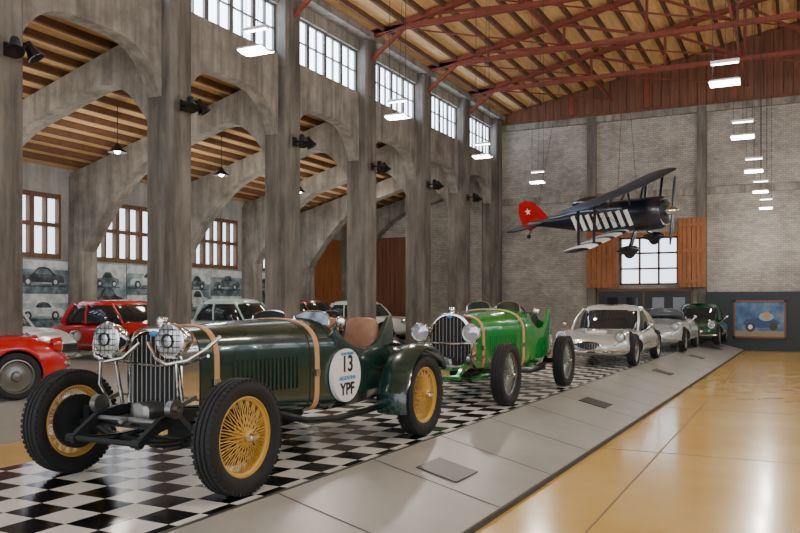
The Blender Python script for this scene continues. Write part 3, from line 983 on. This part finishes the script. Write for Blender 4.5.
tail1 = [(2.74, .50, .38, 1.00), (2.95, .49, .40, .99), (3.15, .45, .44, .95), (3.3, .38, .48, .88), (3.38, .25, .54, .8)]
tail2 = [(2.74, .50, .36, 1.04), (3.0, .46, .38, 1.04), (3.3, .38, .42, .98), (3.6, .26, .48, .88), (3.85, .12, .56, .76), (3.95, .03, .62, .70)]
tab1 = [(.20, .25, .42, 1.10), (.45, .29, .41, 1.115), (.9, .36, .39, 1.13), (1.35, .43, .37, 1.14), (1.55, .47, .35, 1.145), (1.74, .49, .34, 1.15)]
vintage_racer('vintage_racing_car', SP(-4.14, 4.32)+(ZS,), -SK, dict(body=DG, spoke=OCH, tail=tail1, tab=tab1, tr=.80, wb=2.75, hz=1.02))
tabg = [(.20, .25, .42, 1.04), (.45, .31, .40, 1.08), (.9, .40, .37, 1.11), (1.35, .46, .35, 1.13), (1.55, .49, .34, 1.15), (1.74, .50, .33, 1.17)]
vintage_racer('vintage_racing_car', SP(-4.16, 9.60)+(ZS,), -SK, dict(body=BG, spoke=GSP, tail=tail2, tr=.79, wb=2.6, bw=1.15, zs=1.04, tab=tabg, rn=2.3, fend=False, round=False, chass=BG, apron=BG, hz=.90, hx=.36, seat=BLKINT, wsglass=GLASS, wsh=.14, badge=BLUE, louvm=BG, rim=STEEL, bigbar=False, guards=False))
classic_car('silver_coupe', SP(-3.95, 15.9)+(ZS,), -SK, SILV, L=4.2, W=1.72, kind='coupe', H=1.25, wr=.33, grille='oval', round_=True)
classic_car('silver_sports_car', SP(-3.70, 21.5)+(ZS,), -SK, SILV2, L=3.8, W=1.62, kind='open', H=1.24, grille='oval', hood=.84)
classic_car('green_sports_car', SP(-3.20, 25.35)+(ZS,), -SK, DGR2, L=3.5, W=1.52, kind='coupe', H=1.26, grille='oval', hood=.8)
classic_car('red_roadster', (-9.52, 8.2, ZS), pi+radians(-22), RED, L=4.1, W=1.5, kind='open', grille='oval', hood=.90)
H90 = radians(90)
classic_car('silver_sedan', (-11.6, 9.9, ZS), H90+.1, CREAM, L=4.1, W=1.6, kind='sedan', H=1.36, grille='box', hood=.86)
classic_car('red_sedan', (-11.9, 13.7, ZS), H90, RED, L=4.1, W=1.62, kind='sedan', H=1.36, grille='box', hood=.88)
classic_car('pale_sedan', (-11.7, 17.5, ZS), H90, PALE, L=3.7, W=1.5, kind='sedan', H=1.4, grille='box', hood=.88)
classic_car('maroon_sedan', (-11.6, 20.9, ZS), H90, MAR, L=4.1, W=1.6, kind='sedan', H=1.4, grille='box', hood=.88)
classic_car('cream_sedan', (-11.6, 24.6, ZS), H90, CREAM, L=4.1, W=1.6, kind='sedan', H=1.36, grille='oval', hood=.84)

# ================================================================== biplane
def biplane():
    A = TH
    Rv = Vector((cos(A), sin(A), 0)); Fv = Vector((-sin(A), cos(A), 0))
    ph = radians(46)
    hd = Rv*cos(ph)-Fv*sin(ph)
    yaw = math.atan2(hd.y, hd.x)
    L0 = (-4.80, 22.3, 3.92)
    E = empty('biplane', L0)
    m = Matrix.Rotation(yaw, 4, 'Z') @ Matrix.Rotation(radians(-2), 4, 'Y') @ Matrix.Rotation(radians(18), 4, 'X')
    E.rotation_euler = m.to_euler()
    NV = NAVY; WT = WHITE; RD = RED
    b = B('fuselage')
    def s_(x, hw, zb, zt):
        return [Vector((x, p.x, p.z)) for p in sec(0, hw, zb, zt, 2.6, 3, .5, 28)]
    st = [(1.85, .34, -.36, .34), (1.75, .40, -.42, .40), (1.4, .42, -.44, .42), (1.1, .38, -.42, .42), (.6, .36, -.40, .44), (0, .34, -.36, .44), (-.6, .30, -.28, .42), (-1.3, .20, -.14, .30), (-2.0, .11, 0, .22), (-2.5, .05, .06, .2)]
    b.add(loft([s_(*q) for q in st]), NV)
    for s in (1, -1):
        for q in range(8):
            x = 1.0-q*.24
            hwf = .375 if x > .3 else .375-.07*((.3-x)/1.1)
            b.add(beam((x+.03, s*hwf, -.20), (x-.07, s*hwf, .24), .02, .12), WT)
    b.add(rev([(.0, 1.94), (.1, 1.92), (.32, 1.86), (.34, 1.75), (0, 1.75)], (0, 0, -.01), 'X', 24, False), BLACK)
    b.add(rev([(0, 2.2), (.06, 2.14), (.11, 2.02), (.12, 1.9), (0, 1.9)], (0, 0, 0), 'X', 18, False), CHROME)
    b.add(ell((-.35, 0, .46), .55, .22, .22), GLASS)
    b.fin(E)
    b = B('propeller')
    for s in (1, -1):
        b.add(loft([[Vector((2.04+.02*cos(t)*1.0, s*r*.5+w_*sin(t)*.86, s*r*.86-w_*sin(t)*.5)) for t in [2*pi*q/10 for q in range(10)]] for r, w_ in ((.08, .05), (.4, .08), (.75, .07), (.92, .03))]), IRON)
    b.fin(E)
    def wing(name, xc, zc, ch, span, sweep, dihed, mat, stripe):
        b = B(name)
        ns = 24
        for i in range(ns):
            ring = []
            for q in (i, i+1):
                y = -span/2+span*q/ns; e = abs(y)/(span/2)
                c = ch*(1 if e < .88 else sqrt(max(.12, 1-((e-.88)/.13)**2)))
                xx = xc-sweep*abs(y); zz = zc+dihed*abs(y)
                ring.append([Vector((xx+c*u, y, zz+c*v)) for u, v in ((.5, 0), (.44, .05), (.25, .075), (0, .07), (-.3, .035), (-.5, 0), (-.3, -.01), (.1, -.022), (.42, -.022))])
            mt = mat if not stripe or i % 3 == 0 else WT
            b.add(loft(ring), mt)
        b.fin(E)
    ZU = .74
    wing('upper_wing', .95, ZU, .95, 5.3, .10, .0, M('wing_grey_blue', (58, 70, 88), .35), False)
    wing('lower_wing', .45, -.36, .86, 5.0, .0, .02, NV, True)
    b = B('struts')
    for s in (1, -1):
        b.add(beam((1.0, s*1.85, ZU), (.7, s*1.8, -.3), .03, .07), NV)
        b.add(beam((.5, s*1.85, ZU), (.25, s*1.8, -.3), .03, .07), NV)
        b.add(beam((1.15, s*.45, ZU), (1.05, s*.3, .35), .03, .05), NV)
        b.add(beam((.7, s*.45, ZU), (.45, s*.3, .38), .03, .05), NV)
        b.add(cyl((.8, s*.35, -.25), (.85, s*1.85, ZU), .008, n=4), STEEL)
        b.add(cyl((.8, s*.4, ZU), (.5, s*1.8, -.3), .008, n=4), STEEL)
        b.add(beam((1.05, s*.25, -.35), (1.0, s*.66, -.78), .05, .12), NV)
        b.add(loft([[Vector((1.0+x, s*.70+.08*g*cos(t), -.78+.13*g*sin(t))) for t in [2*pi*q/14 for q in range(14)]] for x, g in ((.30, .25), (.20, .8), (.05, 1), (-.15, .8), (-.38, .1))]), NV)
        b.add(cyl((1.0, s*.66, -.86), (1.0, s*.74, -.86), .15, n=20), TIRE)
    b.fin(E)
    b = B('tailplane')
    def slab(pts, t, ax, mat):
        n = len(pts); v = []
        for d in (-t, t):
            for p in pts:
                v.append((p[0], d, p[1]) if ax == 'V' else (p[0], p[1], p[2]+d))
        f = [tuple(range(n)), tuple(reversed(range(n, 2*n)))]+[(i, (i+1) % n, (i+1) % n+n, i+n) for i in range(n)]
        b.add((v, f), mat)
    slab([(-1.75, .2), (-2.0, .55), (-2.2, .76), (-2.45, .84), (-2.68, .78), (-2.78, .5), (-2.72, .1), (-2.5, -.08), (-2.2, .02)], .025, 'V', RD)
    slab([(-1.85, .1, .12), (-2.1, .8, .12), (-2.35, .98, .12), (-2.7, .85, .12), (-2.72, .1, .12), (-2.72, -.1, .12), (-2.7, -.85, .12), (-2.35, -.98, .12), (-2.1, -.8, .12), (-1.85, -.1, .12)], .02, 'H', NV)
    for s in (1, -1):
        pts = []
        for q in range(10):
            r = .11 if q % 2 == 0 else .045
            t = pi/2+q*pi/5
            pts.append((-2.42+r*cos(t), s*.028, .5+r*sin(t)))
        b.add((pts, [tuple(range(10))]), WT)
    b.add(cyl((-2.4, 0, .0), (-2.6, 0, -.22), .015, n=6), IRON)
    b.add(cyl((-2.6, -.02, -.25), (-2.6, .02, -.25), .06, n=14), TIRE)
    b.fin(E)
    cbs = B('hanging_cables')
    L = Vector(L0)
    inv = (Matrix.Translation(L) @ m).inverted()
    for p, top in (((.9, .5, ZU+.04), (-4.2, 22.2, 8.75)), ((.9, -.5, ZU+.04), (-4.2, 22.2, 8.75)), ((-2.2, 0, .3), (-5.8, 22.2, 8.75))):
        wp = (m @ Vector(p))+L
        cbs.add(cyl(wp, top, .006, n=5), CABLE, inv)
    cbs.fin(E)
biplane()

# ================================================================== lamps
def flood(x, y, z, ztop, energy=45, sz=.75):
    E = empty('hanging_floodlight', (x, y, z))
    b = B('lamp_heads')
    for k in (0, 1):
        mx = Matrix.Translation((0, (-.1 if k == 0 else .1), 0)) @ Matrix.Rotation(radians(14 if k else -14), 4, 'X')
        mx = Matrix.Scale(sz, 4) @ mx
        b.add(loft([[Vector((u*.24*g, v*.085*g, zz)) for u, v in ((-1, -1), (1, -1), (1, 1), (-1, 1))] for zz, g in ((0, 1), (.03, .95), (.05, .6))]), LAMPH, mx)
        b.add(bx(-.22, .22, -.07, .07, -.014, -.001), LAMPE, mx)
    S_ = Matrix.Scale(sz, 4)
    # upper gear tray, slim, with its own small louvre lamp strip
    b.add(bx(-.22, .22, -.05, .05, .34, .39), LAMPH, S_)
    b.add(bx(-.2, .2, -.03, .03, .33, .34), LAMPE, S_)
    for s in (-1, 1):
        b.add(cyl((s*.19, 0, .03), (s*.19, 0, .34), .005, n=5), CABLE, S_)
    b.fin(E)
    b = B('cables')
    for s in (1, -1):
        b.add(cyl((s*.19*sz, 0, .38*sz), (s*.19*sz, 0, ztop-z), .005, n=5), CABLE)
    b.add(cyl((0, .04*sz, .38*sz), (0, .35, ztop-z), .004, n=5), CABLE)
    b.fin(E)
    l = bpy.data.lights.new('flood_light', 'POINT'); l.energy = energy; l.shadow_soft_size = .12; l.color = (1, .94, .85)
    o = bpy.data.objects.new('flood_light', l); COL.objects.link(o); o.location = (0, 0, -.2); o.parent = E
for Y in (7.4, 11.0, 14.7, 18.4): flood(-5.5, Y, 4.45, 8.85, 100, .72)
for Y in (4.0, 7.9, 11.6, 15.5, 19.6, 23.3, 27.4): flood(-.87, Y, 4.55, 8.85, 100, .82)
for Y in (4, 11.6, 19.6, 27): flood(5.5, Y, 4.6, 8.85, 120)

for Y in FR[1:-1]:
    E = empty('column_spotlight', (XF, Y-.28, 5.25))
    b = B('spot_body')
    b.add(cyl((.01, 0, 0), (.35, 0, .0), .02, n=8), BLACK)
    b.add(bx(0.002, .02, -.08, .08, -.1, .1), BLACK)
    for s in (1, -1):
        b.add(rev([(0, .14), (.06, .13), (.08, .0), (.13, -.12), (.12, -.12), (0, -.06)], (0, 0, 0), 'Z', 16, False), BLACK, Matrix.Translation((.32, s*.14, -.02)) @ Matrix.Rotation(radians(20*s), 4, 'X') @ Matrix.Rotation(radians(-25), 4, 'Y'))
    b.fin(E)
for Y in (9.5, 13.2, 16.8, 20.5, 24.1):
    E = empty('pendant_lamp', (-13.6, Y, 5.0))
    b = B('shade')
    b.add(rev([(.02, .16), (.05, .15), (.09, .08), (.2, -.02), (.21, -.04), (.19, -.03), (.07, .07), (.02, .1)], (0, 0, 0), 'Z', 24, False), IRON)
    b.add(ell((0, 0, .0), .07, .07, .07), LAMPE)
    b.add(cyl((0, 0, .15), (0, 0, zt_(-13.6)-5.0+.1), .01, n=6), CABLE)
    b.fin(E)
    l = bpy.data.lights.new('pendant_light', 'POINT'); l.energy = 110; l.shadow_soft_size = .25; l.color = (1, .93, .82)
    o = bpy.data.objects.new('pendant_light', l); COL.objects.link(o); o.location = (0, 0, -.35); o.parent = E
b = B('safety_sign')
b.add(bx(-10.45, -10.25, 7.52, 7.525, 1.9, 2.1), WHITE)
b.add(bx(-10.43, -10.27, 7.516, 7.52, 1.93, 2.0), M('sign_green', (20, 120, 60), .5))
b.fin()

# ================================================================== light
w = bpy.data.worlds.new('World'); SC.world = w; w.use_nodes = True
w.node_tree.nodes['Background'].inputs[0].default_value = (.92, .95, 1, 1)
w.node_tree.nodes['Background'].inputs[1].default_value = 2.7

cam = bpy.data.cameras.new('Camera'); co = bpy.data.objects.new('Camera', cam); COL.objects.link(co)
co.location = (0, 0, 1.6); co.rotation_euler = (pi/2, 0, TH)
cam.sensor_width = 36; cam.lens = 36; cam.shift_y = (303-266.5)/800; cam.clip_end = 200
SC.camera = co
